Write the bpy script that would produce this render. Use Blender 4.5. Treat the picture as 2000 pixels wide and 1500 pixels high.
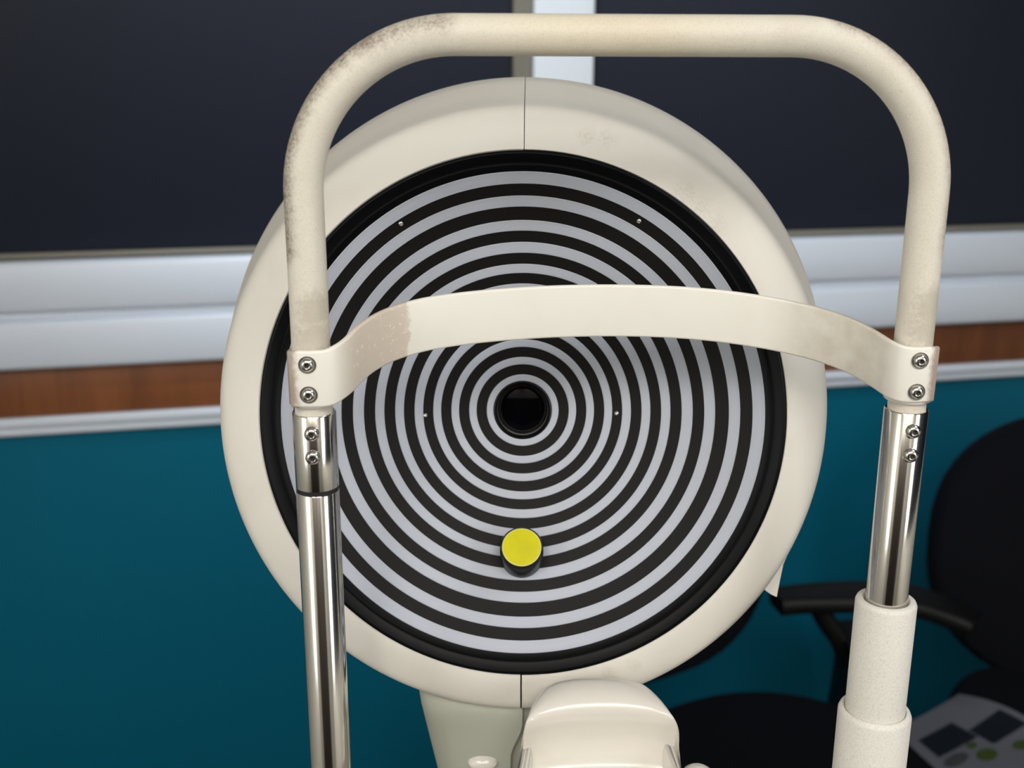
import bpy, bmesh, math, random
from mathutils import Vector, Matrix, noise
PI = math.pi
S = bpy.context.scene
for o in list(bpy.data.objects):
    bpy.data.objects.remove(o)
COL = S.collection
random.seed(4)

# ------------------------------------------------------------------ camera
F = 2192.0                         # focal length in pixels of a 2000 px wide frame
PITCH = math.radians(16.0)
ROLL = math.radians(0.2)
CAMZ = 1.42
cam_d = bpy.data.cameras.new('camera')
cam_d.sensor_width = 36.0
cam_d.lens = 36.0 * F / 2000.0
cam_d.clip_start = 0.02
cam_d.dof.use_dof = True
cam_d.dof.focus_distance = 0.56
cam_d.dof.aperture_fstop = 9.5
cam = bpy.data.objects.new('camera', cam_d)
COL.objects.link(cam)
CAMR = Matrix.Rotation(PI/2 - PITCH, 3, 'X') @ Matrix.Rotation(ROLL, 3, 'Z')
cam.matrix_world = Matrix.Translation((0, 0, CAMZ)) @ CAMR.to_4x4()
S.camera = cam
CAMP = Vector((0, 0, CAMZ))

# ------------------------------------------------------------------ world, lights, exposure
S.view_settings.view_transform = 'Standard'
S.view_settings.look = 'None'
S.view_settings.gamma = 1.0
S.view_settings.use_curve_mapping = False
S.view_settings.exposure = 0.0
S.cycles.use_denoising = True
S.cycles.max_bounces = 6
w = bpy.data.worlds.new('world'); S.world = w
w.use_nodes = True
w.node_tree.nodes['Background'].inputs[0].default_value = (0.75, 0.82, 1.0, 1)
w.node_tree.nodes['Background'].inputs[1].default_value = 0.05

def area(name, loc, target, sx, sy, power, color):
    l = bpy.data.lights.new(name, 'AREA')
    l.shape = 'RECTANGLE'; l.size = sx; l.size_y = sy; l.energy = power; l.color = color
    o = bpy.data.objects.new(name, l); COL.objects.link(o)
    o.location = loc
    d = Vector(target) - Vector(loc)
    o.rotation_euler = d.to_track_quat('-Z', 'Y').to_euler()
    return o
area('ceiling_panel_light', (-0.6, -1.4, 2.66), (-0.6, -1.4, 0), 0.6, 0.9, 21, (1.0, 0.975, 0.935))
area('ceiling_panel_light', (0.5, -1.4, 2.66), (0.5, -1.4, 0), 0.9, 0.9, 25, (1.0, 0.975, 0.935))
area('ceiling_panel_light', (1.25, 0.2, 2.66), (1.25, 0.2, 0), 0.6, 0.6, 8, (0.92, 0.96, 1.0))  # added unseen panel, brightens the right end of the trunking
sp = bpy.data.lights.new('post_fill_spot', 'SPOT'); sp.energy = 70; sp.color = (0.84, 0.92, 1.0)  # added spot without a seen source, brightens the white upright
sp.spot_size = math.radians(62); sp.spot_blend = 1.0; sp.shadow_soft_size = 0.04
so = bpy.data.objects.new('post_fill_spot', sp); COL.objects.link(so); so.location = (-0.25, 0.75, 2.62)
so.rotation_euler = (Vector((-0.02, 1.86, 1.5)) - so.location).to_track_quat('-Z', 'Y').to_euler()
area('side_fill_light', (1.80, -0.9, 1.55), (0, 0.6, 1.2), 0.8, 1.0, 15, (0.98, 0.98, 0.96))  # added fill, no window here; lifts the right side of the housing
area('side_fill_light', (-1.62, -0.9, 1.5), (0, 0.9, 1.0), 0.8, 1.0, 10, (0.88, 0.94, 1.0))  # added fill from the left, no window here either

# ------------------------------------------------------------------ helpers: sight lines
def ray(px, py):
    v = Vector(((px - 1000) / F, -(py - 750) / F, -1.0))
    return CAMR @ v                               # depth 1 along the optical axis
def P(px, py, depth):
    return CAMP + ray(px, py) * depth
def hit(px, py, p0, n):
    r = ray(px, py); n = Vector(n)
    return CAMP + r * ((Vector(p0) - CAMP).dot(n) / r.dot(n))

# ------------------------------------------------------------------ helpers: objects
def tag(o, label=None, cat=None, group=None, kind=None):
    if label: o['label'] = label
    if cat: o['category'] = cat
    if group: o['group'] = group
    if kind: o['kind'] = kind
    return o
def empty(name, loc, label, cat, group=None):
    o = bpy.data.objects.new(name, None); COL.objects.link(o)
    o.location = loc; o.empty_display_size = 0.05
    return tag(o, label, cat, group)
def obj(name, verts, faces, mat, parent=None, smooth=True, label=None, angle=40):
    me = bpy.data.meshes.new(name)
    me.from_pydata([tuple(v) for v in verts], [], faces)
    me.validate()
    bm = bmesh.new(); bm.from_mesh(me)
    bmesh.ops.recalc_face_normals(bm, faces=bm.faces)
    if smooth:
        ca = math.radians(angle)
        for f in bm.faces: f.smooth = True
        for e in bm.edges:
            if len(e.link_faces) == 2 and e.calc_face_angle(0) > ca: e.smooth = False
    bm.to_mesh(me); bm.free()
    me.materials.append(mat)
    o = bpy.data.objects.new(name, me); COL.objects.link(o)
    if parent:
        o.parent = parent
        if parent.type == 'EMPTY':
            o.matrix_parent_inverse = Matrix.Translation(-parent.location)
    if label: o['label'] = label
    return o

class M:
    """a collector of geometry that becomes one mesh"""
    def __init__(s): s.v = []; s.f = []
    def add(s, v, f):
        b = len(s.v); s.v += [Vector(x) for x in v]; s.f += [tuple(i + b for i in q) for q in f]; return s
    def xf(s, m): s.v = [m @ x for x in s.v]; return s
    def build(s, name, mat, parent=None, **k): return obj(name, s.v, s.f, mat, parent, **k)

def grid_faces(nu, nv, cu=False, cv=False):
    f = []
    for i in range(nu if cu else nu - 1):
        for j in range(nv if cv else nv - 1):
            a, b = i, (i + 1) % nu; c, d = j, (j + 1) % nv
            f.append((a*nv + c, b*nv + c, b*nv + d, a*nv + d))
    return f
def loft(secs, caps=True, closed=False):
    n = len(secs[0]); v = [p for s_ in secs for p in s_]
    f = grid_faces(len(secs), n, closed, True)
    if caps and not closed:
        f.append(tuple(range(n))); f.append(tuple(range((len(secs)-1)*n, len(secs)*n)))
    return v, f
def lathe(prof, c, ax, xref=None, seg=96, t0=0, t1=2*PI, closed_prof=False):
    """prof: list of (r, h) around axis ax through c"""
    ax = Vector(ax).normalized()
    xr = Vector(xref) if xref else Vector((1, 0, 0))
    xr = (xr - ax * xr.dot(ax)).normalized(); yr = ax.cross(xr)
    full = abs(t1 - t0 - 2*PI) < 1e-6
    n = seg if full else seg + 1
    v = []
    for i in range(n):
        t = t0 + (t1 - t0) * i / seg
        d = xr * math.cos(t) + yr * math.sin(t)
        for r, h in prof: v.append(Vector(c) + d * r + ax * h)
    f = grid_faces(n, len(prof), full, closed_prof)
    if not full and closed_prof:
        f.append(tuple(range(len(prof)))); f.append(tuple(range((n-1)*len(prof), n*len(prof))))
    return v, f
def crom(pts, n):
    """Catmull-Rom through tuples"""
    out = []; pts = [Vector(p) for p in pts]
    for i in range(len(pts) - 1):
        p0 = pts[max(i-1, 0)]; p1 = pts[i]; p2 = pts[i+1]; p3 = pts[min(i+2, len(pts)-1)]
        for k in range(n):
            t = k / n
            out.append(0.5*((2*p1) + (p2-p0)*t + (2*p0-5*p1+4*p2-p3)*t*t + (3*p1-p0-3*p2+p3)*t**3))
    out.append(pts[-1]); return out
def sweep(path, rad, seg=32, up=(0, 0, 1), sect=None, caps=True):
    path = [Vector(p) for p in path]; secs = []
    up = Vector(up); prev = None
    for i, p in enumerate(path):
        t = (path[min(i+1, len(path)-1)] - path[max(i-1, 0)]).normalized()
        if prev is None:
            a = t.cross(up)
            if a.length < 1e-3: a = t.cross(Vector((1, 0, 0)))
            a.normalize()
        else:
            a = (prev - t * prev.dot(t)).normalized()
        prev = a; b = t.cross(a)
        r = rad[i] if isinstance(rad, (list, tuple)) else rad
        if sect: secs.append([p + a*x + b*y for x, y in sect(i)])
        else: secs.append([p + a*math.cos(2*PI*k/seg)*r + b*math.sin(2*PI*k/seg)*r for k in range(seg)])
    return loft(secs, caps)
def rrect(w_, h_, r, n=5):
    pts = []
    for cx, cy, a0 in ((w_/2-r, h_/2-r, 0), (-w_/2+r, h_/2-r, PI/2), (-w_/2+r, -h_/2+r, PI), (w_/2-r, -h_/2+r, 1.5*PI)):
        for k in range(n + 1):
            a = a0 + PI/2*k/n; pts.append((cx + r*math.cos(a), cy + r*math.sin(a)))
    return pts
def box(c, sx, sy, sz, r=0.004, X=(1,0,0), Y=(0,1,0), Z=(0,0,1)):
    """rounded box: rounded-rect sections stacked along Z with softened ends"""
    X, Y, Z, c = Vector(X), Vector(Y), Vector(Z), Vector(c)
    r = min(r, sx*0.49, sy*0.49, sz*0.49); secs = []
    steps = [(0, 1.0), (0.3, 0.55), (0.7, 0.2), (1.0, 0.0)]
    lv = [(-sz/2 + r*a, r*b*0.8) for a, b in steps] + [(sz/2 - r*a, r*b*0.8) for a, b in reversed(steps)]
    for z, ins in lv:
        secs.append([c + X*x + Y*y + Z*z for x, y in rrect(sx - 2*ins, sy - 2*ins, max(r - ins, r*0.2))])
    return loft(secs)
def cyl(a, b, r, seg=32, ch=0.0006):
    a, b = Vector(a), Vector(b); L = (b - a).length; d = (b-a).normalized()
    xr = Vector((1, 0, 0)) if abs(d.x) < 0.9 else Vector((0, 1, 0))
    v, f = lathe([(r-ch, 0), (r, ch), (r, L-ch), (r-ch, L)], a, d, xr, seg)
    n = 4
    f.append(tuple(i*n for i in range(seg))); f.append(tuple(i*n + 3 for i in range(seg)))
    return v, f

# ------------------------------------------------------------------ materials
def mat(name, col, rough=0.5, metal=0.0, spec=0.5, coat=0.0):
    m = bpy.data.materials.new(name); m.use_nodes = True
    b = m.node_tree.nodes['Principled BSDF']
    b.inputs['Base Color'].default_value = (*col, 1); b.inputs['Roughness'].default_value = rough
    b.inputs['Metallic'].default_value = metal; b.inputs['Specular IOR Level'].default_value = spec
    b.inputs['Coat Weight'].default_value = coat; b.inputs['Coat Roughness'].default_value = 0.08
    return m
def srgb(r, g, b):
    f = lambda c: (c/255)/12.92 if c/255 <= 0.04045 else ((c/255 + 0.055)/1.055)**2.4
    return (f(r), f(g), f(b))
class NT:
    def __init__(s, m):
        s.t = m.node_tree; s.b = s.t.nodes['Principled BSDF']; s.c = s.t.nodes.new('ShaderNodeTexCoord').outputs['Object']
    def noise(s, scale, detail=3, rough=0.55, vec=None):
        n = s.t.nodes.new('ShaderNodeTexNoise'); n.inputs['Scale'].default_value = scale
        n.inputs['Detail'].default_value = detail; n.inputs['Roughness'].default_value = rough
        s.t.links.new(vec or s.c, n.inputs['Vector']); return n.outputs['Fac']
    def scale(s, xyz):
        n = s.t.nodes.new('ShaderNodeMapping'); n.inputs['Scale'].default_value = xyz
        s.t.links.new(s.c, n.inputs['Vector']); return n.outputs['Vector']
    def math(s, op, a, b=None, clamp=False):
        n = s.t.nodes.new('ShaderNodeMath'); n.operation = op; n.use_clamp = clamp
        for i, x in enumerate((a, b)):
            if x is None: continue
            if isinstance(x, (int, float)): n.inputs[i].default_value = x
            else: s.t.links.new(x, n.inputs[i])
        return n.outputs[0]
    def ramp(s, x, lo, hi):
        n = s.t.nodes.new('ShaderNodeMapRange'); n.interpolation_type = 'SMOOTHSTEP'
        n.inputs['From Min'].default_value = lo; n.inputs['From Max'].default_value = hi
        s.t.links.new(x, n.inputs['Value']); return n.outputs['Result']
    def mix(s, fac, a, b):
        n = s.t.nodes.new('ShaderNodeMix'); n.data_type = 'RGBA'
        for k, x in ((0, fac), (6, a), (7, b)):
            if isinstance(x, tuple): n.inputs[k].default_value = (*x, 1)
            elif isinstance(x, (int, float)): n.inputs[k].default_value = x
            else: s.t.links.new(x, n.inputs[k])
        return n.outputs[2]
    def dist(s, p):
        n = s.t.nodes.new('ShaderNodeVectorMath'); n.operation = 'DISTANCE'
        s.t.links.new(s.c, n.inputs[0]); n.inputs[1].default_value = tuple(p); return n.outputs['Value']
    def axis(s, p, d):
        n = s.t.nodes.new('ShaderNodeVectorMath'); n.operation = 'DOT_PRODUCT'
        s.t.links.new(s.c, n.inputs[0]); n.inputs[1].default_value = tuple(d)
        return s.math('SUBTRACT', n.outputs['Value'], Vector(p).dot(Vector(d)))
    def blob(s, pts, r, soft, nscale=160, amp=0.012):
        """mask: 1 near any of pts, ragged edge"""
        m = None
        for p in pts:
            d = s.dist(p); m = d if m is None else s.math('MINIMUM', m, d)
        d = s.math('ADD', m, s.math('MULTIPLY', s.math('SUBTRACT', s.noise(nscale, 5, 0.65), 0.5), amp))
        return s.ramp(d, r, r - soft)
    def col(s, x): s.t.links.new(x, s.b.inputs['Base Color'])
    def rough(s, x): s.t.links.new(x, s.b.inputs['Roughness'])
    def bump(s, x, strength=0.2, dist=0.0005):
        n = s.t.nodes.new('ShaderNodeBump'); n.inputs['Strength'].default_value = strength
        n.inputs['Distance'].default_value = dist
        s.t.links.new(x, n.inputs['Height']); s.t.links.new(n.outputs[0], s.b.inputs['Normal'])

CREAM = srgb(229, 224, 214)
def cream(name, col=CREAM, rough=0.5, speck=0.3):
    m = mat(name, col, rough); n = NT(m)
    return m, n
m_housing, n = cream('housing_cream')
n.col(n.mix(n.math('MULTIPLY', n.ramp(n.noise(14, 4), 0.52, 0.75), 0.35), CREAM, srgb(212, 204, 190)))
n.bump(n.noise(1400, 2), 0.25, 0.0002)
m_column = mat('column_plastic_shaded', srgb(178, 180, 166), 0.45)  # the housing's shadow on the column is put into this darker colour
m_collar, n = cream('collar_cream', srgb(234, 229, 216), 0.55)
n.col(n.mix(n.ramp(n.noise(1900, 3), 0.5, 0.66), srgb(234, 230, 221), srgb(212, 206, 196)))
n.bump(n.noise(1100, 2), 0.5, 0.0003)
m_gloss = mat('white_gloss_plastic', srgb(226, 220, 210), 0.2, coat=0.2)
m_dish = mat('dish_black', srgb(19, 17, 15), 0.55, spec=0.2)
m_rim = mat('rim_black', srgb(7, 7, 9), 0.38, spec=0.12)
m_ring = mat('ring_diffuser', srgb(188, 192, 203), 0.5, spec=0.2)
m_ring.node_tree.nodes['Principled BSDF'].inputs['Subsurface Weight'].default_value = 0.0
m_black = mat('barrel_black', srgb(14, 14, 15), 0.35, spec=0.3)
m_glass = mat('lens_glass', (0.002, 0.002, 0.003), 0.03, spec=0.05)
m_yellow, n = mat('yellow_cap', srgb(214, 206, 0), 0.45, spec=0.3), None
n = NT(m_yellow)
n.col(n.mix(n.ramp(n.noise(60, 2), 0.35, 0.75), srgb(216, 208, 0), srgb(206, 198, 20)))
m_yrim = mat('pale_yellow', srgb(225, 222, 120), 0.4)
m_steel = mat('stainless_steel', (0.70, 0.68, 0.64), 0.16, 1.0)
n = NT(m_steel)
n.rough(n.math('ADD', n.math('MULTIPLY', n.noise(1.0, 3, vec=n.scale((600, 600, 8))), 0.10), 0.10))
m_screw = mat('screw_steel', (0.62, 0.60, 0.56), 0.22, 1.0)
m_dark = mat('dark_socket', (0.03, 0.028, 0.025), 0.5)
m_rubber = mat('black_rubber', (0.012, 0.012, 0.013), 0.6)
m_navy, n = mat('navy_panel', srgb(27, 33, 48), 0.5, spec=0.35), None
n = NT(m_navy); n.bump(n.noise(700, 2), 0.15, 0.0005)
m_teal = mat('teal_panel', srgb(0, 106, 134), 0.5, spec=0.3)
m_wall = mat('wall_paint', srgb(240, 236, 224), 0.7)
m_trunk = mat('white_trunking', srgb(224, 232, 244), 0.35)  # white, with the blue tint of daylight put into the colour
m_post = mat('white_post', srgb(240, 247, 255), 0.35)
m_alu = mat('grey_aluminium', srgb(128, 124, 112), 0.45)
m_wood = mat('wood_strip', srgb(110, 62, 36), 0.5); n = NT(m_wood)
g = n.noise(1.0, 4, vec=n.scale((9, 9, 1.2)))
n.col(n.mix(n.ramp(g, 0.35, 0.68), srgb(104, 58, 30), srgb(150, 90, 50)))
m_floor = mat('floor_vinyl', srgb(62, 58, 54), 0.5)
m_reflpanel = mat('reflection_panel_dark', srgb(52, 40, 32), 0.5)  # for the added dark panel that the steel reflects
m_ceil = mat('ceiling_paint', srgb(196, 194, 190), 0.8)
m_table = mat('table_laminate', srgb(205, 203, 196), 0.45)
m_chair = mat('chair_fabric', srgb(13, 14, 21), 0.9, spec=0.15)
m_cplas = mat('chair_plastic', srgb(9, 9, 10), 0.5, spec=0.3)
m_paper = mat('leaflet_paper_shaded', srgb(100, 103, 112), 0.6)  # white paper, greyed so the colour carries the shade on the seat
m_ink = mat('leaflet_navy', srgb(8, 20, 32), 0.6)
m_green = mat('leaflet_green', srgb(62, 80, 36), 0.5)
m_grey = mat('leaflet_grey', srgb(66, 68, 70), 0.5)

# ------------------------------------------------------------------ the room
YAW = math.radians(12.2)
WU = Vector((math.cos(YAW), math.sin(YAW), 0)); WN = Vector((math.sin(YAW), -math.cos(YAW), 0))   # along / towards room
W0 = Vector((0, 1.86, 0))
def wz(px, py, off=0.0):
    return hit(px, py, W0 + WN*off, WN).z
def wu(px, py, off=0.0):
    return (hit(px, py, W0 + WN*off, WN) - W0).dot(WU)
def wbox(name, u0, u1, z0, z1, o0, o1, m, r=0.003, parent=None, kind='structure'):
    c = W0 + WU*((u0+u1)/2) + WN*((o0+o1)/2) + Vector((0, 0, (z0+z1)/2))
    v, f = box(c, u1-u0, o1-o0, z1-z0, r, WU, WN, (0, 0, 1))
    o = obj(name, v, f, m, parent)
    if kind: o['kind'] = kind
    return o
U0, U1 = -1.80, 1.93
zTop = wz(0, 508, .045); zWood = wz(0, 727, .045); zRail = wz(0, 819, .02); zTeal = wz(0, 856, .018)
zMid = wz(0, 621, .045)
wbox('wall_back', U0, U1, 0, 2.7, -0.12, 0.0, m_teal)
uP0, uP1 = wu(1043, 60, 0.032), wu(1162, 60, 0.032)
wbox('wall_upper_left', U0, uP0 - 0.005, zTop - 0.01, 2.7, 0.0, 0.012, m_navy)
wbox('wall_upper_right', uP1, U1, zTop - 0.01, 2.7, 0.0, 0.012, m_navy)
wbox('trim_1', uP0, uP1, zTop, 2.7, 0.0, 0.034, m_post, 0.005)              # white upright
wbox('trim_2', uP0 - 0.031, uP0 - 0.001, zTop, 2.7, 0.0, 0.026, m_alu)       # its grey side profile
wbox('trim_3', U0, uP0 - 0.034, zTop - 0.004, zTop + 0.005, 0.0, 0.022, m_alu)
wbox('trim_4', uP1 + 0.002, U1, zTop - 0.004, zTop + 0.005, 0.0, 0.022, m_alu)
# two-compartment white trunking
wbox('trim_5', U0, U1, zMid + 0.004, zTop - 0.005, 0.0, 0.045, m_trunk, 0.008)
wbox('trim_6', U0, U1, zMid - 0.008, zMid + 0.004, 0.0, 0.036, m_trunk, 0.002)
wbox('trim_7', U0, U1, zWood + 0.001, zMid - 0.008, 0.0, 0.045, m_trunk, 0.006)
wbox('trim_8', U0, U1, zRail, zWood, 0.0, 0.016, m_wood, 0.002)
zr = (zRail + zTeal) / 2
wbox('trim_9', U0, U1, zr - 0.001, zRail, 0.0, 0.024, m_trunk, 0.004)
wbox('trim_10', U0, U1, zTeal, zr - 0.001, 0.0, 0.018, m_trunk, 0.004)
def slab(name, lo, hi, m):
    c = [(a+b)/2 for a, b in zip(lo, hi)]
    v, f = box(c, hi[0]-lo[0], hi[1]-lo[1], hi[2]-lo[2], 0.002)
    return tag(obj(name, v, f, m), kind='structure')
slab('floor', (-1.8, -2.0, -0.1), (2.0, 2.4, 0.0), m_floor)
slab('ceiling', (-1.8, -2.0, 2.7), (2.0, 2.4, 2.8), m_ceil)
slab('wall_left', (-1.8, -1.9, 0), (-1.7, 1.50, 2.7), m_wall)
slab('wall_right', (1.9, -1.9, 0), (2.0, 2.25, 0.95), m_wall)
slab('wall_right', (1.9, -1.9, 0.95), (2.0, 2.25, 2.7), m_navy)
slab('wall_front', (-1.8, -2.0, 0), (2.0, -1.9, 2.7), m_wall)
slab('reflection_panel_1', (-1.0, -1.9, 0), (0.8, -1.86, 2.05), m_reflpanel)  # added unseen dark panel, gives the steel uprights their dark reflected stripe

# ------------------------------------------------------------------ head rest frame
zL = 0.5165
LR = P(613, 800, zL)                          # a point on the axis of the left rod
RR = P(1770, 800, zL * 1.024)
FU = (RR - LR); FU.z = 0; FU.normalize()
FN = Vector((FU.y, -FU.x, 0))                 # towards the patient / camera
def fp(px, py, v=0.0):
    """point of the picture in the frame's plane pushed v away from the patient"""
    return hit(px, py, LR - FN*v, FN)
TABLE = 0.80
base_c = (LR + RR) / 2; base_c.z = TABLE
frame = empty('head_rest_frame', base_c, 'cream tubular head rest frame with curved forehead band, steel uprights and white chin cup', 'head rest')
RT = 0.00868                                  # tube radius
RS = 0.0101                                   # steel radius
Lx, Rx = LR.copy(), RR.copy()
def onL(py): return fp(613 + (py-800)*0.0545, py)
def axisL(z): return Vector((LR.x, LR.y, z))
def axisR(z): return Vector((RR.x, RR.y, z))
zl = lambda py: fp(613, py).z
zr_ = lambda py: fp(1770, py).z
# white tube, one bent piece
ztop = fp(1200, 69).z
rc = 0.0665
cL = axisL(ztop - rc) + FU * rc; cR = axisR(ztop - rc) - FU * rc
Z = Vector((0, 0, 1))
path = [axisL(zl(812)) + Z*((ztop - rc - zl(812))*k/24) for k in range(24)]
path += [cL - FU*rc*math.cos(a) + Z*rc*math.sin(a) for a in [PI/2*k/28 for k in range(29)]]
path += [cL.lerp(cR, k/20) + Z*rc for k in range(1, 20)]
path += [cR + FU*rc*math.sin(a) + Z*rc*math.cos(a) for a in [PI/2*k/28 for k in range(29)]]
path += [axisR(ztop - rc).lerp(axisR(zr_(806)), k/24) for k in range(1, 25)]
m_tube = mat('tube_cream', CREAM, 0.5); n = NT(m_tube)
base = n.mix(n.math('MULTIPLY', n.ramp(n.noise(24, 4), 0.45, 0.75), 0.5), srgb(233, 226, 211), srgb(212, 201, 186))
# yellowed middle of the top bar
yel = n.math('MULTIPLY', n.ramp(n.dist(axisL(ztop).lerp(axisR(ztop), 0.47) - Z*0.006), 0.085, 0.01), 0.36)
base = n.mix(yel, base, srgb(232, 214, 174))
# grime on the outer side of the left bend and of the right bend
def bend(c, sx, a, out): return c + FU*sx*math.cos(a)*(rc+out) + Z*math.sin(a)*(rc+out)
def smear(cmask, lo, hi):
    return n.math('MULTIPLY', cmask, n.math('ADD', n.math('MULTIPLY', n.ramp(n.noise(750, 4, 0.7), 0.38, 0.64), hi - lo), lo))
ptsL = [axisL(ztop - rc - k*0.006) - FU*0.0078 + FN*0.003 for k in range(1, 5)]
ptsL += [bend(cL, -1, math.radians(a), 0.0078) + FN*0.003 for a in range(0, 62, 5)]
grL = smear(n.blob(ptsL, 0.0095, 0.0080, 120, 0.006), 0.4, 1.0)
base = n.mix(grL, base, srgb(118, 104, 88))
ptsT = [bend(cL, -1, math.radians(a), 0.0060) + FN*0.005 for a in range(60, 86, 5)]
base = n.mix(smear(n.blob(ptsT, 0.0095, 0.0085, 120, 0.006), 0.35, 0.85), base, srgb(140, 124, 110))
ptsR = [axisR(ztop - rc - k*0.006) + FU*0.0078 + FN*0.002 for k in range(1, 5)]
ptsR += [bend(cR, 1, math.radians(a), 0.0080) + FN*0.002 for a in range(0, 80, 5)]
grR = smear(n.blob(ptsR, 0.0085, 0.0070, 120, 0.007), 0.3, 0.85)
base = n.mix(grR, base, srgb(160, 140, 124))
for ax_, zz in ((axisR, zr_(640)), (axisL, zl(650))):
    g2 = n.math('MULTIPLY', n.blob([ax_(zz) + FN*0.008 + FU*(0.003), ax_(zz + 0.012) + FN*0.008 + FU*0.004], 0.012, 0.008, 420, 0.014), 0.5)
    base = n.mix(g2, base, srgb(176, 166, 148))
spk = n.math('MULTIPLY', n.ramp(n.noise(1700, 3), 0.5, 0.68), 0.28)
n.col(n.mix(spk, base, srgb(176, 164, 148)))
n.bump(n.noise(1300, 2), 0.35, 0.0003)
M().add(*sweep(path, RT, 48, up=FN)).build('tube', m_tube, frame)

# forehead band: one bent metal strip
bandpx = [(568,740,-.0100),(585,740,-.0110),(615,740,-.0112),(640,737.5,-.0104),(660,728,-.0075),(680,713,-.002),(705,688,.006),
          (735,667,.014),(770,651,.021),(820,636,.028),(880,625.5,.034),(960,616.5,.039),(1060,609.5,.043),(1170,606.5,.045),
          (1280,608,.0445),(1380,614.5,.041),(1470,626,.036),(1550,641,.029),(1620,660,.0205),(1675,682,.011),(1712,704,.002),(1737,720,-.0055),
          (1760,729.5,-.0100),(1785,732,-.0112),(1810,731,-.0112),(1825,730,-.0100)]
bpath = crom([tuple(fp(x, y, v)) for x, y, v in bandpx], 6)
m_band = mat('band_cream', srgb(238, 231, 218), 0.36); n = NT(m_band)
base = n.mix(n.math('MULTIPLY', n.ramp(n.noise(30, 3), 0.45, 0.8), 0.3), srgb(246, 242, 232), srgb(232, 226, 214))
eL = fp(797, 640, .022); eR = fp(1490, 640, .03)
ragg = n.math('MULTIPLY', n.math('SUBTRACT', n.noise(190, 5, 0.7), 0.5), 0.010)
dl = n.math('ADD', n.axis(eL, FU), ragg)                      # worn coat left of a ragged line
patch = n.math('MULTIPLY', n.ramp(dl, 0.0012, -0.0012), n.ramp(n.axis(fp(668, 700), FU), -0.004, 0.008))
base = n.mix(n.math('MULTIPLY', patch, 0.75), base, srgb(205, 188, 170))
flk = n.math('MULTIPLY', patch, n.ramp(n.noise(420, 4, 0.7), 0.58, 0.66))
base = n.mix(flk, base, srgb(240, 228, 208))
sm = n.math('MULTIPLY', n.ramp(n.axis(eR, FU), -0.004, 0.03), n.ramp(n.axis(fp(1745, 700), FU), 0.002, -0.010))
sm = n.math('MULTIPLY', sm, n.math('ADD', n.math('MULTIPLY', n.noise(90, 4), 0.9), 0.15))
base = n.mix(n.math('MULTIPLY', sm, 0.85, True), base, srgb(176, 164, 143))
for e_, s_ in ((fp(569, 740, -.011), 1), (fp(1824, 731, -.011), -1)):   # brown worn end edges
    w_ = n.ramp(n.math('ADD', n.math('MULTIPLY', n.axis(e_, FU), s_), n.math('MULTIPLY', ragg, 0.6)), 0.0042, 0.0004)
    base = n.mix(n.math('MULTIPLY', w_, 0.75), base, srgb(132, 100, 84))
n.col(base); n.bump(n.noise(500, 3), 0.12, 0.0003)
BH, BT = 0.0262, 0.0030
secs = []
rr = rrect(BT, BH, 0.0012, 4)
for i, p in enumerate(bpath):
    t = bpath[min(i+1, len(bpath)-1)] - bpath[max(i-1, 0)]
    t = t.normalized()
    s = t.cross(Z).normalized()                            # thickness direction
    upv = (Z*0.97 + (s.cross(t) if s.cross(t).z > 0 else t.cross(s))*0.35)
    upv = (upv - s*upv.dot(s)).normalized()
    secs.append([p + s*a + upv*b for a, b in rr])
v, f = loft(secs)
band = obj('forehead_band', v, f, m_band, frame, label='pale curved forehead band with worn beige ends')
# sleeves behind the two band ends (they wrap the tube)
for ax_, zf in ((axisL, zl), (axisR, zr_)):
    zc = zf(735) - 0.0 if ax_ is axisL else zf(729)
    M().add(*cyl(ax_(zc - 0.0125), ax_(zc + 0.0125), RT + 0.0022, 40)).build('band_clamp', m_band, frame)

def screw(c, nrm, r, parent, name='screw', ring=False):
    """button-head screw with hexagon socket, axis nrm"""
    c = Vector(c); nrm = Vector(nrm).normalized(); ms = M()
    hs = r*0.42; prof = [(r*1.0, -0.0006), (r*1.0, 0.0004), (r*0.93, 0.0009), (r*0.78, 0.0016), (r*0.60, 0.0020), (hs, 0.0021)]
    v, f = lathe(prof, c, nrm, Z, 36); ms.add(v, f)
    xr = (Z - nrm*Z.dot(nrm)).normalized(); yr = nrm.cross(xr)
    top = [c + (xr*math.cos(2*PI*k/36) + yr*math.sin(2*PI*k/36))*hs + nrm*0.0021 for k in range(36)]
    def hx(k, h, s_):
        a = 2*PI*k/36 + 0.25; q = (a % (PI/3)) - PI/6
        rr_ = hs*0.88*s_*math.cos(PI/6)/math.cos(q)
        return c + (xr*math.cos(2*PI*k/36) + yr*math.sin(2*PI*k/36))*rr_ + nrm*h
    ms.add(*loft([top, [hx(k, 0.0020, 1) for k in range(36)], [hx(k, 0.0006, 0.96) for k in range(36)]], caps=False))
    s = ms.build(name, m_screw, parent)
    sk = M().add([hx(k, 0.00062, 0.95) for k in range(36)], [tuple(range(36))])
    sk.build('socket', m_dark, s)
    s.matrix_parent_inverse = s.matrix_parent_inverse
    if ring:
        v, f = lathe([(r*1.22, -0.0002), (r*1.2, 0.00025), (r*1.02, 0.00015), (r*1.0, -0.0003)], c, nrm, Z, 36)
        obj('washer', v, f, m_dark2, s)
    return s
m_dark2 = mat('washer_steel', (0.30, 0.28, 0.26), 0.4, 1.0)
for px, py in ((600, 713), (603, 771.5)):
    screw(fp(px, py, -.0127), FN, 0.0033, frame, 'band_screw', True)
for px, py in ((1797, 705), (1790, 766)):
    screw(fp(px, py, -.0127), FN, 0.0033, frame, 'band_screw', True)

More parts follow.
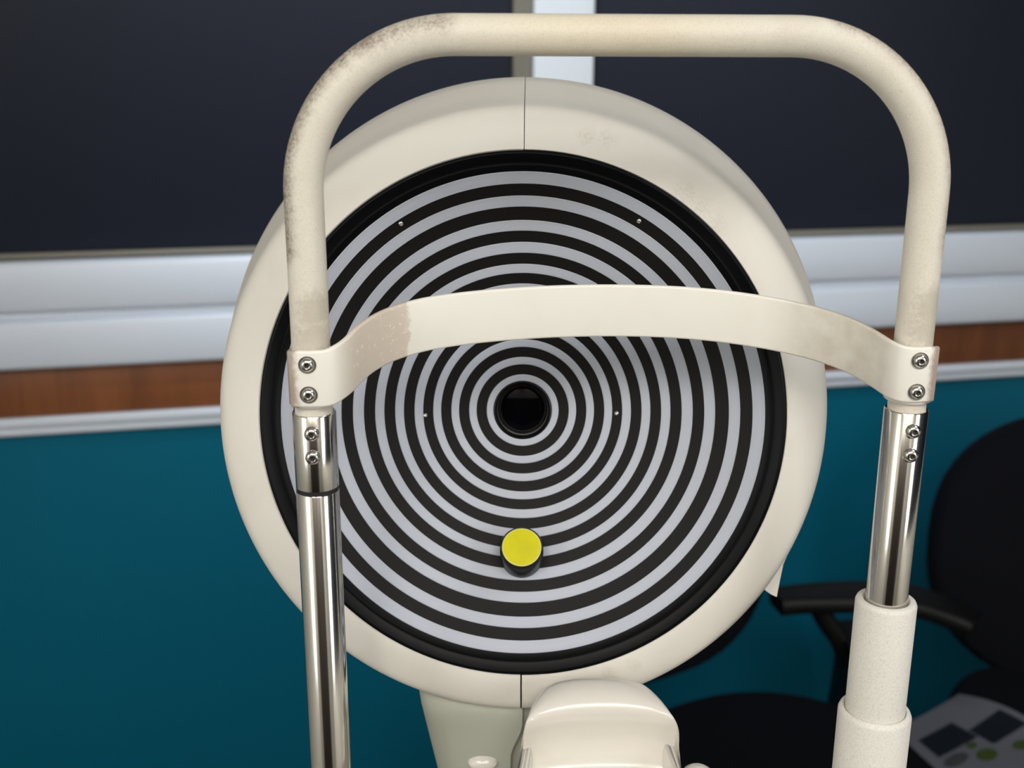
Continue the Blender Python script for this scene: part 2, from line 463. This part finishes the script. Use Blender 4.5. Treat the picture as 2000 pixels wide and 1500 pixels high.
# steel uprights
def upright(ax_, ztop_, zbot, name='upright'):
    v, f = lathe([(RT+0.0002, -0.004), (RT+0.0003, 0), (RS-0.0004, 0.0001), (RS, -0.0004), (RS, zbot - ztop_)], ax_(ztop_), Z, FN, 64)
    return obj(name, v, f, m_steel, frame)
zsL, zsR = zl(803), zr_(797)
zring = zl(951)
upright(axisL, zsL, zring + 0.0011)
M().add(*cyl(axisL(zring - 0.0016), axisL(zring + 0.0016), RS - 0.0002, 48, 0.0002)).build('joint_ring', m_rubber, frame)
upright(axisL, zring - 0.0011, TABLE + 0.05)
zcol = zr_(1168); zcol2 = zr_(1381)
upright(axisR, zsR, zcol - 0.03)
for ax_, pys in ((axisL, (838, 883)), (axisR, (833, 879))):
    for py in pys:
        z = (zl if ax_ is axisL else zr_)(py) + 0.001
        screw(ax_(z) + FN*(RS + 0.0004), FN, 0.0035, frame, 'upright_screw')
# collars on the right upright
R1, R2 = 0.01475, 0.0181
v, f = lathe([(RS+0.0004, -0.012), (RS+0.0006, -0.001), (RS+0.0014, 0.0), (R1-0.0018, 0.0), (R1-0.0006, -0.0007), (R1, -0.0022), (R1, zcol2 - zcol - 0.006)], axisR(zcol), Z, FN, 64)
obj('upper_collar', v, f, m_collar, frame)
v, f = lathe([(R1+0.0001, -0.010), (R1+0.0002, -0.0008), (R1+0.0008, 0.0), (R2-0.0020, 0.0), (R2-0.0007, -0.0008), (R2, -0.0026), (R2, TABLE + 0.05 - zcol2)], axisR(zcol2), Z, FN, 64)
obj('lower_collar', v, f, m_collar, frame)
# base bar below the picture
cb = (axisL(TABLE + 0.03) + axisR(TABLE + 0.03)) / 2
M().add(*box(cb, (RR-LR).length + 0.09, 0.10, 0.06, 0.012, FU, FN)).build('base_bar', m_collar, frame)

# chin rest
ccx = fp(1172, 1500, 0.0)
def chin():
    C = ccx
    # (v away from patient, height, half width, side droop, forward curl of the sides)
    prof = [(-.052, -.040, .036, 0, 0), (-.051, -.026, .042, 0, .0), (-.044, -.0155, .0445, 0, .002), (-.028, -.0115, .0448, 0, .004), (-.010, -.0112, .0445, .0, .006),
            (.003, -.0105, .0440, .0, .008), (.0112, -.0075, .0432, .0, .010), (.0138, -.0010, .0424, .0, .0105), (.0132, .0070, .0410, .0, .0105), (.0112, .0155, .0403, .0002, .0105), (.0094, .0225, .0396, .0012, .0100),
            (.0098, .0280, .0386, .0035, .0088), (.0130, .0322, .0370, .0075, .0065), (.0188, .0350, .0350, .0120, .003), (.0262, .0355, .032, .0145, .0), (.0320, .0325, .0300, .0135, -.002), (.0355, .025, .0295, .009, -.003), (.037, .0, .030, .0, -.003), (.037, -.04, .030, 0, 0)]
    pr = crom([p + () for p in []] or [Vector(p[:3]) for p in prof], 6)
    pd = crom([Vector((p[3], p[4], 0)) for p in prof], 6)
    N = 40; secs = []
    for a, b in zip(pr, pd):
        row = []
        for k in range(N + 1):
            s = -1 + 2*k/N
            x = math.sin(s*PI/2)*a.z
            v_ = a.x - b.y*(abs(s)**2.2)
            z_ = a.y - b.x*(abs(s)**2.4)
            row.append(C + FU*x - FN*v_ + Z*z_)
        secs.append(row)
    v = [p for r in secs for p in r]
    fcs = grid_faces(len(secs), N+1)
    n0 = N + 1
    # close the two flanks and bottom
    L_ = len(secs)
    for i in range((L_ - 1)//2 + (1 if L_ % 2 == 0 else 0)):
        a, b, c, d = i, i + 1, L_ - 2 - i, L_ - 1 - i
        for k in (0, N):
            q_ = []
            for t in (a, b, c, d):
                if t*n0 + k not in q_: q_.append(t*n0 + k)
            if b <= c and len(q_) > 2: fcs.append(tuple(q_))
    fcs.append(tuple([k for k in range(n0)] + [(len(secs)-1)*n0 + k for k in reversed(range(n0))]))
    return v, fcs
v, f = chin()
cr = obj('chin_rest', v, f, m_gloss, frame, angle=60)
bv = cr.modifiers.new('b', 'BEVEL'); bv.width = 0.003; bv.segments = 4; bv.limit_method = 'ANGLE'; bv.angle_limit = math.radians(50)
v, f = lathe([(0.0, 0.010), (0.004, 0.0095), (0.0075, 0.007), (0.0095, 0.003), (0.0100, 0.0), (0.0100, -0.012)], fp(1362, 1530, 0.004), Z, FN, 40)
obj('chin_rest_knob', v, f, m_gloss, frame)
M().add(*box(fp(1300, 1556, 0.006), 0.095, 0.030, 0.010, 0.003, FU, FN)).build('chin_rest_bracket', m_gloss, frame)
M().add(*cyl(ccx - Z*0.02 - FN*0.02, Vector((ccx.x, ccx.y, TABLE+0.05)) - FN*0.02, 0.011)).build('chin_post', m_steel, frame)

# ------------------------------------------------------------------ corneal topographer
TILT = math.radians(12)
ZD = 0.60
DC = P(1020, 813, ZD)
DN = Vector((-0.015, -math.cos(TILT), math.sin(TILT))).normalized()
DX = Vector((0, 0, 1)).cross(DN).normalized()       # to the right in the picture
DY = DN.cross(DX).normalized()
def dl_(x, y, z): return DC + DX*x + DY*y + DN*z
tb = Vector((DC.x, DC.y + 0.09, TABLE))
topo = empty('corneal_topographer', tb, 'large round eye-mapping instrument head, black and white concentric rings in cream housing', 'eye instrument')
BD = 0.034                                          # depth of the bowl
def zb(rpx): return -BD*(1 - (min(rpx, 473)/473.0)**2) - 0.002
def rm(rpx, z=None):
    return rpx * (ZD - (zb(rpx) if z is None else z)) / F
# dish
prof = [(rm(r), zb(r)) for r in [56.5] + list(range(64, 473, 8)) + [473]]
prof += [(rm(480, -.001), -.0012), (rm(486, 0), 0.0), (rm(489, 0), 0.0), (rm(492, 0), 0.0002), (rm(509, .003), .0028), (rm(514, .003), .0026), (rm(519, .002), .001), (rm(519, 0), -.02), (rm(500, 0), -.045), (rm(300, 0), -.055), (rm(60), -.06)]
v, f = lathe(prof, DC, DN, DX, 192, closed_prof=False)
dish = obj('ring_dish', v, f, m_dish, topo)
dish.data.materials.append(m_rim)
nr = len(prof)
for p in dish.data.polygons:
    c = p.center - DC; r = (c - DN*c.dot(DN)).length
    if r > rm(474): p.material_index = 1
OUT = [70.3, 104.6, 139.4, 175, 211.5, 249.4, 288.5, 332, 375.6, 424.5, 473]
INN = [57, 89.7, 124, 159, 194, 231.8, 270, 310, 354, 402, 448]
for a, b in zip(INN, OUT):
    za, zb2 = zb(a), zb(b); h = 0.00035
    pr = [(rm(a)+0.0, za - 0.0003), (rm(a)+0.0001, za + h*0.5), (rm(a)+0.0005, za + h)]
    for k in range(1, 4):
        q = a + (b-a)*k/4; pr.append((rm(q), zb(q) + h))
    pr += [(rm(b)-0.0005, zb2 + h), (rm(b)-0.0001, zb2 + h*0.5), (rm(b), zb2 - 0.0003)]
    v, f = lathe(pr, DC, DN, DX, 192)
    obj('light_ring', v, f, m_ring, topo)
# lens in its barrel
z0 = zb(57)
r0 = rm(56.5)
v, f = lathe([(r0, z0+0.0002), (r0-0.0008, z0+0.0006), (r0-0.0014, z0-0.0002), (r0-0.0016, z0-0.004), (r0-0.0024, z0-0.0042), (r0-0.0026, z0-0.009), (r0-0.0030, z0-0.0118), (r0 - 0.0032, z0-0.012)], DC, DN, DX, 96)
brl = obj('lens_barrel', v, f, m_black, topo)
rg = 0.0131
v, f = lathe([(r0-0.0031, z0-0.011), (rg+0.0005, z0-0.0112), (rg+0.0003, z0-0.0105), (rg-0.0004, z0-0.0105), (rg-0.0006, z0-0.0125)], DC, DN, DX, 96)
obj('retaining_ring', v, f, m_black, brl)
v, f = lathe([(rg*k/12, z0 - 0.0128 + 0.0014*(1-(k/12)**2)) for k in range(0, 13)], DC, DN, DX, 96)
obj('lens', v, f, m_glass, brl)
# yellow capped button
def dpx(px, py, z):                                 # point on the disc plane at height z, seen at px, py
    return hit(px, py, DC + DN*z, DN)
bb = dpx(1019, 1088, zb(275))
ba = (DN*math.cos(math.radians(30)) + DY*math.sin(math.radians(30))).normalized()
BL = 0.0180
v, f = lathe([(0.0118, -0.006), (0.0118, 0.002), (0.0121, 0.010), (0.0119, BL-0.0012), (0.0113, BL), (0.0108, BL), (0.0106, BL-0.0005)], bb, ba, DX, 64)
btn = obj('button', v, f, m_black, topo)
v, f = lathe([(0.0108, BL-0.0006), (0.0108, BL+0.0001), (0.0103, BL+0.0004), (0.0101, BL+0.0002)], bb, ba, DX, 64); obj('cap_edge', v, f, m_yrim, btn)
v, f = lathe([(0.0, BL+0.0003), (0.0101, BL+0.0002)], bb, ba, DX, 64); obj('yellow_cap', v, f, m_yellow, btn)
for px, py, r in ((783, 437, 0.0014), (1248, 432, 0.0014), (831, 811, 0.0013), (1204, 807, 0.0014), (811, 1204, 0.0015), (1230, 1201, 0.0015)):
    p = dpx(px, py, zb(math.hypot(px-1020, py-811)))
    c = p - DC; rr_ = c - DN*c.dot(DN)
    slope = 2*BD*rr_.length/(rm(473)**2)
    nrm = (DN - rr_.normalized()*slope).normalized()
    v, f = lathe([(r, -0.0004), (r, 0.0001), (r*0.8, 0.0005), (r*0.45, 0.0007), (r*0.4, 0.0002), (0, 0.0001)], p, nrm, DX, 24)
    obj('dish_screw', v, f, m_screw, topo)

# housing: two shells meeting at a seam top and bottom
# sections from the dish rim outwards and back: (radius, shift up, shift right, z)
HS = [(rm(514.5, .003), 0, 0, -0.006), (rm(514.5, .003), 0, 0, 0.0022), (rm(517, .003), 0, 0, 0.0032), (rm(540, .002), .0006, 0, 0.0026),
      (rm(575, -.003), .0009, 0, -0.0028), (rm(584, -.004), .0010, 0, -0.0042), (rm(589.5, -.007), .0012, 0, -0.0068), (rm(592, -.011), .0014, 0, -0.0105),
      (rm(592, -.018), .0022, .0002, -0.018), (0.1690, .0080, .0006, -0.036), (0.1735, .0125, .0012, -0.054), (0.1760, .0160, .0018, -0.068), (0.1755, .0165, .0018, -0.073), (0.172, .0165, .0018, -0.076), (0.05, .016, .0018, -0.079)]
inner = [(r - 0.0035, u_, s_, z - 0.003) for r, u_, s_, z in reversed(HS[2:])]
def shell(t0, t1, seg, dz=0.0, lip=0):
    secs = []
    for i in range(seg + 1):
        t = t0 + (t1 - t0)*i/seg
        row = []
        for r, u_, s_, z in HS + inner:
            row.append(dl_(math.cos(t)*r + s_*max(math.cos(t), 0), math.sin(t)*r + u_, z + dz))
        secs.append(row)
    return loft(secs)
g_ = 0.0014
v, f = shell(PI/2 + g_, 1.5*PI - 0.0, 110)
obj('housing_shell', v, f, m_housing, topo, angle=35)
v, f = shell(-PI/2 + 0.006, PI/2 - g_, 110, -0.0006)
obj('housing_shell', v, f, m_housing, topo, angle=35)
# small cover tab that shows at the lower right behind the housing
poly = [(1400, 960), (1552, 1040), (1543, 1072), (1530, 1102), (1523, 1135), (1517, 1166), (1506, 1161), (1496, 1154), (1400, 1060)]
secs = [[dpx(x, y, zz) for x, y in poly] for zz in (-0.030, -0.034)] + [[dpx(x, y, -0.034) - DN*0.034 for x, y in poly]]
v, f = loft(secs); obj('side_cover', v, f, m_housing, topo, smooth=False)

# old smudges on the face of the housing
n = NT(m_housing)
old = n.b.inputs['Base Color'].links[0].from_socket
for pts, r_ in (([(1335, 385), (1362, 412), (1390, 440)], 0.013), ([(1150, 262), (1185, 268)], 0.009), ([(1240, 1300), (1190, 1318)], 0.006), ([(700, 1290)], 0.006)):
    mk = n.blob([dpx(x, y, 0.001) for x, y in pts], r_, r_*0.9, 90, 0.012)
    old = n.mix(n.math('MULTIPLY', mk, n.math('ADD', n.math('MULTIPLY', n.ramp(n.noise(700, 3), 0.4, 0.65), 0.22), 0.10)), old, srgb(176, 164, 146))
n.col(old)

# column under the head
def colsec(z, hw, front, back, cx, side, r=0.018):
    """one horizontal section of the column; side -1 keeps the left half, +1 the right half"""
    pts = []
    w_, h_ = hw*2, back - front
    for x, y in rrect(w_, h_, r, 8):
        pts.append((x, y))
    q = []
    for x, y in pts:
        x2 = min(x, cut(z)) if side < 0 else max(x, -0.014)
        q.append(Vector((cx + x2, front + h_/2 + y, z)))
    return q
czs = [fp(900, y, -0.0).z for y in (1300, 1500)]
zA = dpx(900, 1357, -0.03).z; zB = dpx(900, 1500, -0.03).z
cfront = dpx(900, 1420, -0.012).y
ccx_ = dpx(1020, 1400, -0.02).x
hwA = ccx_ - hit(822, 1357, (0, cfront + 0.02, 0), (0, 1, 0)).x
pa = hit(822, 1357, (0, cfront + 0.02, 0), (0, 1, 0)); pb = hit(858, 1500, (0, cfront + 0.02, 0), (0, 1, 0))
pa2 = hit(1005, 1440, (0, cfront, 0), (0, 1, 0))
def hw(z): 
    t = (pa.z - z)/(pa.z - pb.z); w_ = (ccx_ - pa.x) + ((ccx_ - pb.x) - (ccx_ - pa.x))*t
    return max(w_, 0.034)
def cut(z):
    t = (pa.z - z)/(pa.z - pb.z)
    a = 0.0; b = -0.0065
    k = min(max((t - 0.12)/0.45, 0), 1); k = k*k*(3-2*k)
    k2 = min(max((t - 0.85)/0.2, 0), 1)
    return a + (b - a)*k - 0.003*k2
for side, inset in ((-1, 0.0), (1, 0.0045)):
    secs = []
    zt = pa.z + 0.055; zbm = TABLE + 0.04
    for k in range(61):
        z = zt + (zbm - zt)*k/60
        fl = cfront + inset + 0.018*min(max((z - pa.z)/0.03, 0), 1)
        secs.append(colsec(z, hw(z) - inset*0.3, fl, cfront + 0.11, ccx_, side))
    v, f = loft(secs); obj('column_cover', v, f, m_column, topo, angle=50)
# dimple slot and screw plug on the column front
pl = hit(943, 1487, (0, cfront, 0), (0, 1, 0))
v, f = lathe([(0.0, 0.0030), (0.0035, 0.0028), (0.0062, 0.0020), (0.0080, 0.0008), (0.0086, -0.001)], pl, (0, -1, 0.35), (1, 0, 0), 40)
for i, x in enumerate(v): v[i] = Vector((x.x, x.y, pl.z + (x.z - pl.z)*0.55))
obj('screw_plug', v, f, m_gloss, topo)
sl = hit(873, 1396, (0, cfront + 0.003, 0), (0, 1, 0))
v, f = lathe([(0.0, 0.0008), (0.0014, 0.0006), (0.0017, -0.001)], sl, (-0.2, -1, 0.1), (1, 0, 0), 24)
obj('screw_hole', v, f, m_alu, topo)
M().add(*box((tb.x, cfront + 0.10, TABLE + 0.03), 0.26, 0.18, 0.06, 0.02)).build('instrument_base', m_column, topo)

# ------------------------------------------------------------------ table carrying the instrument (below the picture)
tt = empty('instrument_table', (0.04, 0.56, 0), 'pale laminate instrument table under the head rest frame', 'table')
M().add(*box((0.04, 0.58, TABLE - 0.015), 0.62, 0.52, 0.03, 0.01)).build('table_top', m_table, tt)
M().add(*box((0.04, 0.60, 0.42), 0.14, 0.12, 0.74, 0.01)).build('pedestal', m_table, tt)
M().add(*box((0.04, 0.58, 0.03), 0.50, 0.42, 0.06, 0.015)).build('foot', m_alu, tt)

# ------------------------------------------------------------------ office chairs behind, to the right
def pad(c, W, D, H, X, Y, p=2.6, n=48, crown=0.0, edge=0.35):
    """cushion: superellipse outline W x D in directions X, Y, thickness H, softly rounded edge"""
    X, Y, c = Vector(X).normalized(), Vector(Y).normalized(), Vector(c); Zd = X.cross(Y).normalized()
    def ring(s_, h):
        r = []
        for k in range(n):
            a = 2*PI*k/n; ca, sa = math.cos(a), math.sin(a)
            x = math.copysign(abs(ca)**(2/p), ca)*W/2*s_; y = math.copysign(abs(sa)**(2/p), sa)*D/2*s_
            r.append(c + X*x + Y*y + Zd*h)
        return r
    secs = [ring(0.02, -H/2)]
    for k in range(0, 11):
        a = -PI/2 + PI*k/10
        secs.append(ring(1 - edge*0.25*(1-math.cos(a)), math.sin(a)*H/2))
    secs.append(ring(0.6, H/2 + crown*0.7)); secs.append(ring(0.3, H/2 + crown)); secs.append(ring(0.02, H/2 + crown))
    return loft(secs)
def chair_base(root, c, zseat):
    M().add(*cyl((c[0], c[1], 0.12), (c[0], c[1], zseat - 0.09), 0.026)).build('gas_lift', m_cplas, root)
    M().add(*box((c[0], c[1], zseat - 0.075), 0.2, 0.2, 0.03, 0.01)).build('seat_plate', m_cplas, root)
    hub = M().add(*cyl((c[0], c[1], 0.075), (c[0], c[1], 0.13), 0.04)).build('base_hub', m_cplas, root)
    for k in range(5):
        a = 2*PI*k/5 + 0.3; d = Vector((math.cos(a), math.sin(a), 0)); b = Vector((c[0], c[1], 0))
        M().add(*sweep([b + d*0.03 + Z*0.105, b + d*0.13 + Z*0.095, b + d*0.205 + Z*0.072], [0.020, 0.017, 0.012], 16)).build('base_arm', m_cplas, root)
        w_ = d.cross(Z)
        M().add(*cyl(b + d*0.205 + Z*0.027 - w_*0.018, b + d*0.205 + Z*0.027 + w_*0.018, 0.027, 24, 0.006)).build('caster', m_cplas, root)
ctr = (0.372, 1.315)
ch = empty('office_chair', (ctr[0], ctr[1], 0), 'black office chair with armrest, its seat showing beside the chin cup', 'chair')
f1 = Vector((0.5, -0.86, 0)).normalized(); s1 = Vector((-f1.y, f1.x, 0))
M().add(*pad((ctr[0], ctr[1], 0.437), 0.50, 0.50, 0.075, s1, -f1, 2.3, crown=0.004)).build('seat', m_chair, ch)
tb_ = (Z*0.98 - f1*0.15).normalized()
M().add(*pad((0.225, 1.63, 0.705), 0.45, 0.46, 0.07, s1, tb_, 2.5)).build('backrest', m_chair, ch)
M().add(*sweep(crom([(0.33, 1.40, 0.385), (0.22, 1.60, 0.39), (0.185, 1.68, 0.46), (0.18, 1.70, 0.62), (0.185, 1.675, 0.70)], 6), 0.016, 16, sect=lambda i: rrect(0.05, 0.022, 0.008, 3))).build('back_support', m_cplas, ch)
def yh(px, py, y): return hit(px, py, (0, y, 0), (0, 1, 0))
def zh(px, py, z): return hit(px, py, (0, 0, z), (0, 0, 1))
pp = crom([zh(1516, 1176, .655), zh(1560, 1170, .657), (zh(1640, 1166, .66)), zh(1720, 1166, .66), zh(1800, 1178, .66), zh(1860, 1200, .655), zh(1905, 1222, .648)], 6)
M().add(*sweep(pp, 0.02, sect=lambda i: [(x*(0.7 + 0.3*math.sin(PI*min(max(i/(len(pp)-1), 0.04), 0.96))), y) for x, y in rrect(0.07, 0.026, 0.011, 4)])).build('armrest', m_cplas, ch)
arm = M()
ya = 1.55
arm.add(*sweep(crom([yh(1592, 1172, ya), yh(1612, 1210, ya), yh(1640, 1250, ya), yh(1655, 1290, ya)], 5), 0.01, sect=lambda i: rrect(0.034, 0.030, 0.01, 3)))
arm.add(*sweep(crom([yh(1765, 1185, ya), yh(1745, 1222, ya), yh(1710, 1250, ya), yh(1680, 1290, ya)], 5), 0.01, sect=lambda i: rrect(0.034, 0.030, 0.01, 3)))
cp = crom([yh(1668, 1240, ya), yh(1664, 1310, ya), yh(1650, 1400, ya), yh(1640, 1440, ya), yh(1560, 1470, ya-.05), yh(1500, 1480, ya - .12)], 6)
arm.add(*sweep(cp, 0.01, up=(0, 1, 0), sect=lambda i: rrect(0.036, 0.098, 0.014, 4)))
arm.build('armrest_post', m_cplas, ch)
chair_base(ch, ctr, 0.437)

c2 = (0.905, 1.40)
ch2 = empty('office_chair', (c2[0], c2[1], 0), 'dark padded chair at the right edge, printed leaflet lying on its seat', 'chair')
f2 = Vector((-0.28, -0.96, 0)).normalized(); s2 = Vector((-f2.y, f2.x, 0))
M().add(*pad((c2[0], c2[1], 0.430), 0.52, 0.50, 0.08, s2, -f2, 3.2, crown=0.002)).build('seat', m_chair, ch2)
tb2 = (Z*0.985 - f2*0.12).normalized()
bk = M().add(*pad((0.955, 1.66, 0.66), 0.54, 0.47, 0.09, s2, tb2, 2.4, crown=0.004)).build('backrest', m_chair, ch2)
M().add(*sweep(crom([(0.93, 1.50, 0.375), (0.96, 1.66, 0.38), (0.965, 1.73, 0.46), (0.965, 1.735, 0.66)], 6), 0.016, sect=lambda i: rrect(0.05, 0.022, 0.008, 3))).build('back_support', m_cplas, ch2)
chair_base(ch2, c2, 0.43)

# printed leaflet on that seat
ZL = 0.4775
q = [zh(1745, 1428, ZL), zh(1872, 1362, ZL), zh(2110, 1450, ZL), zh(1900, 1570, ZL)]
def lf(u, v_, dz=0.0):
    p = (q[0]*(1-u) + q[1]*u)*(1-v_) + (q[3]*(1-u) + q[2]*u)*v_
    return p + Z*(0.030*max(u - 0.45, 0)**1.5*math.sin(PI*min(v_*1.2 + 0.12, 1)) + 0.0015 + dz)
def inv(px, py):
    best = None
    for i in range(41):
        for j in range(41):
            p = lf(i/40, j/40); d = p - CAMP; c = CAMR.transposed() @ d
            x = 1000 - F*c.x/c.z; y = 750 + F*c.y/c.z
            e = (x-px)**2 + (y-py)**2
            if best is None or e < best[0]: best = (e, i/40, j/40)
    return best[1:]
N = 24
top = [lf(i/N, j/N) for i in range(N+1) for j in range(N+1)]; bot = [p - Z*0.0012 for p in top]
fc = grid_faces(N+1, N+1); k0 = len(top)
fc += [tuple(i + k0 for i in reversed(t)) for t in fc]
for i in range(N):
    for a, b in (((i, 0), (i+1, 0)), ((i, N), (i+1, N)), ((0, i), (0, i+1)), ((N, i), (N, i+1))):
        ia, ib = a[0]*(N+1)+a[1], b[0]*(N+1)+b[1]
        fc.append((ia, ib, ib + k0, ia + k0))
leaf = obj('printed_leaflet', top + bot, fc, m_paper)
tag(leaf, 'white printed leaflet with dark blue blocks and green ovals on the dark chair seat', 'leaflet')
def patch_uv(u0, u1, v0, v1, m, name, ell=False):
    n_ = 10; vs = []
    for i in range(n_+1):
        for j in range(n_+1):
            a, b = -1 + 2*i/n_, -1 + 2*j/n_
            if ell: a, b = a*math.sqrt(1 - b*b/2), b*math.sqrt(1 - a*a/2)
            vs.append(lf((u0+u1)/2 + a*(u1-u0)/2, (v0+v1)/2 + b*(v1-v0)/2, 0.0006))
    obj(name, vs, grid_faces(n_+1, n_+1), m, leaf)
def at_px(px, py, du, dv, m, name, ell=False):
    u_, v_ = inv(px, py); patch_uv(u_ - du, u_ + du, v_ - dv, v_ + dv, m, name, ell)
at_px(1848, 1446, 0.22, 0.13, m_ink, 'printed_panel')
at_px(1950, 1420, 0.19, 0.12, m_ink, 'printed_panel')
at_px(1930, 1474, 0.085, 0.07, m_green, 'printed_oval', True)
at_px(1900, 1457, 0.05, 0.035, m_green, 'printed_oval', True)
at_px(1995, 1453, 0.07, 0.05, m_green, 'printed_oval', True)
at_px(1868, 1487, 0.12, 0.06, m_grey, 'printed_oval', True)
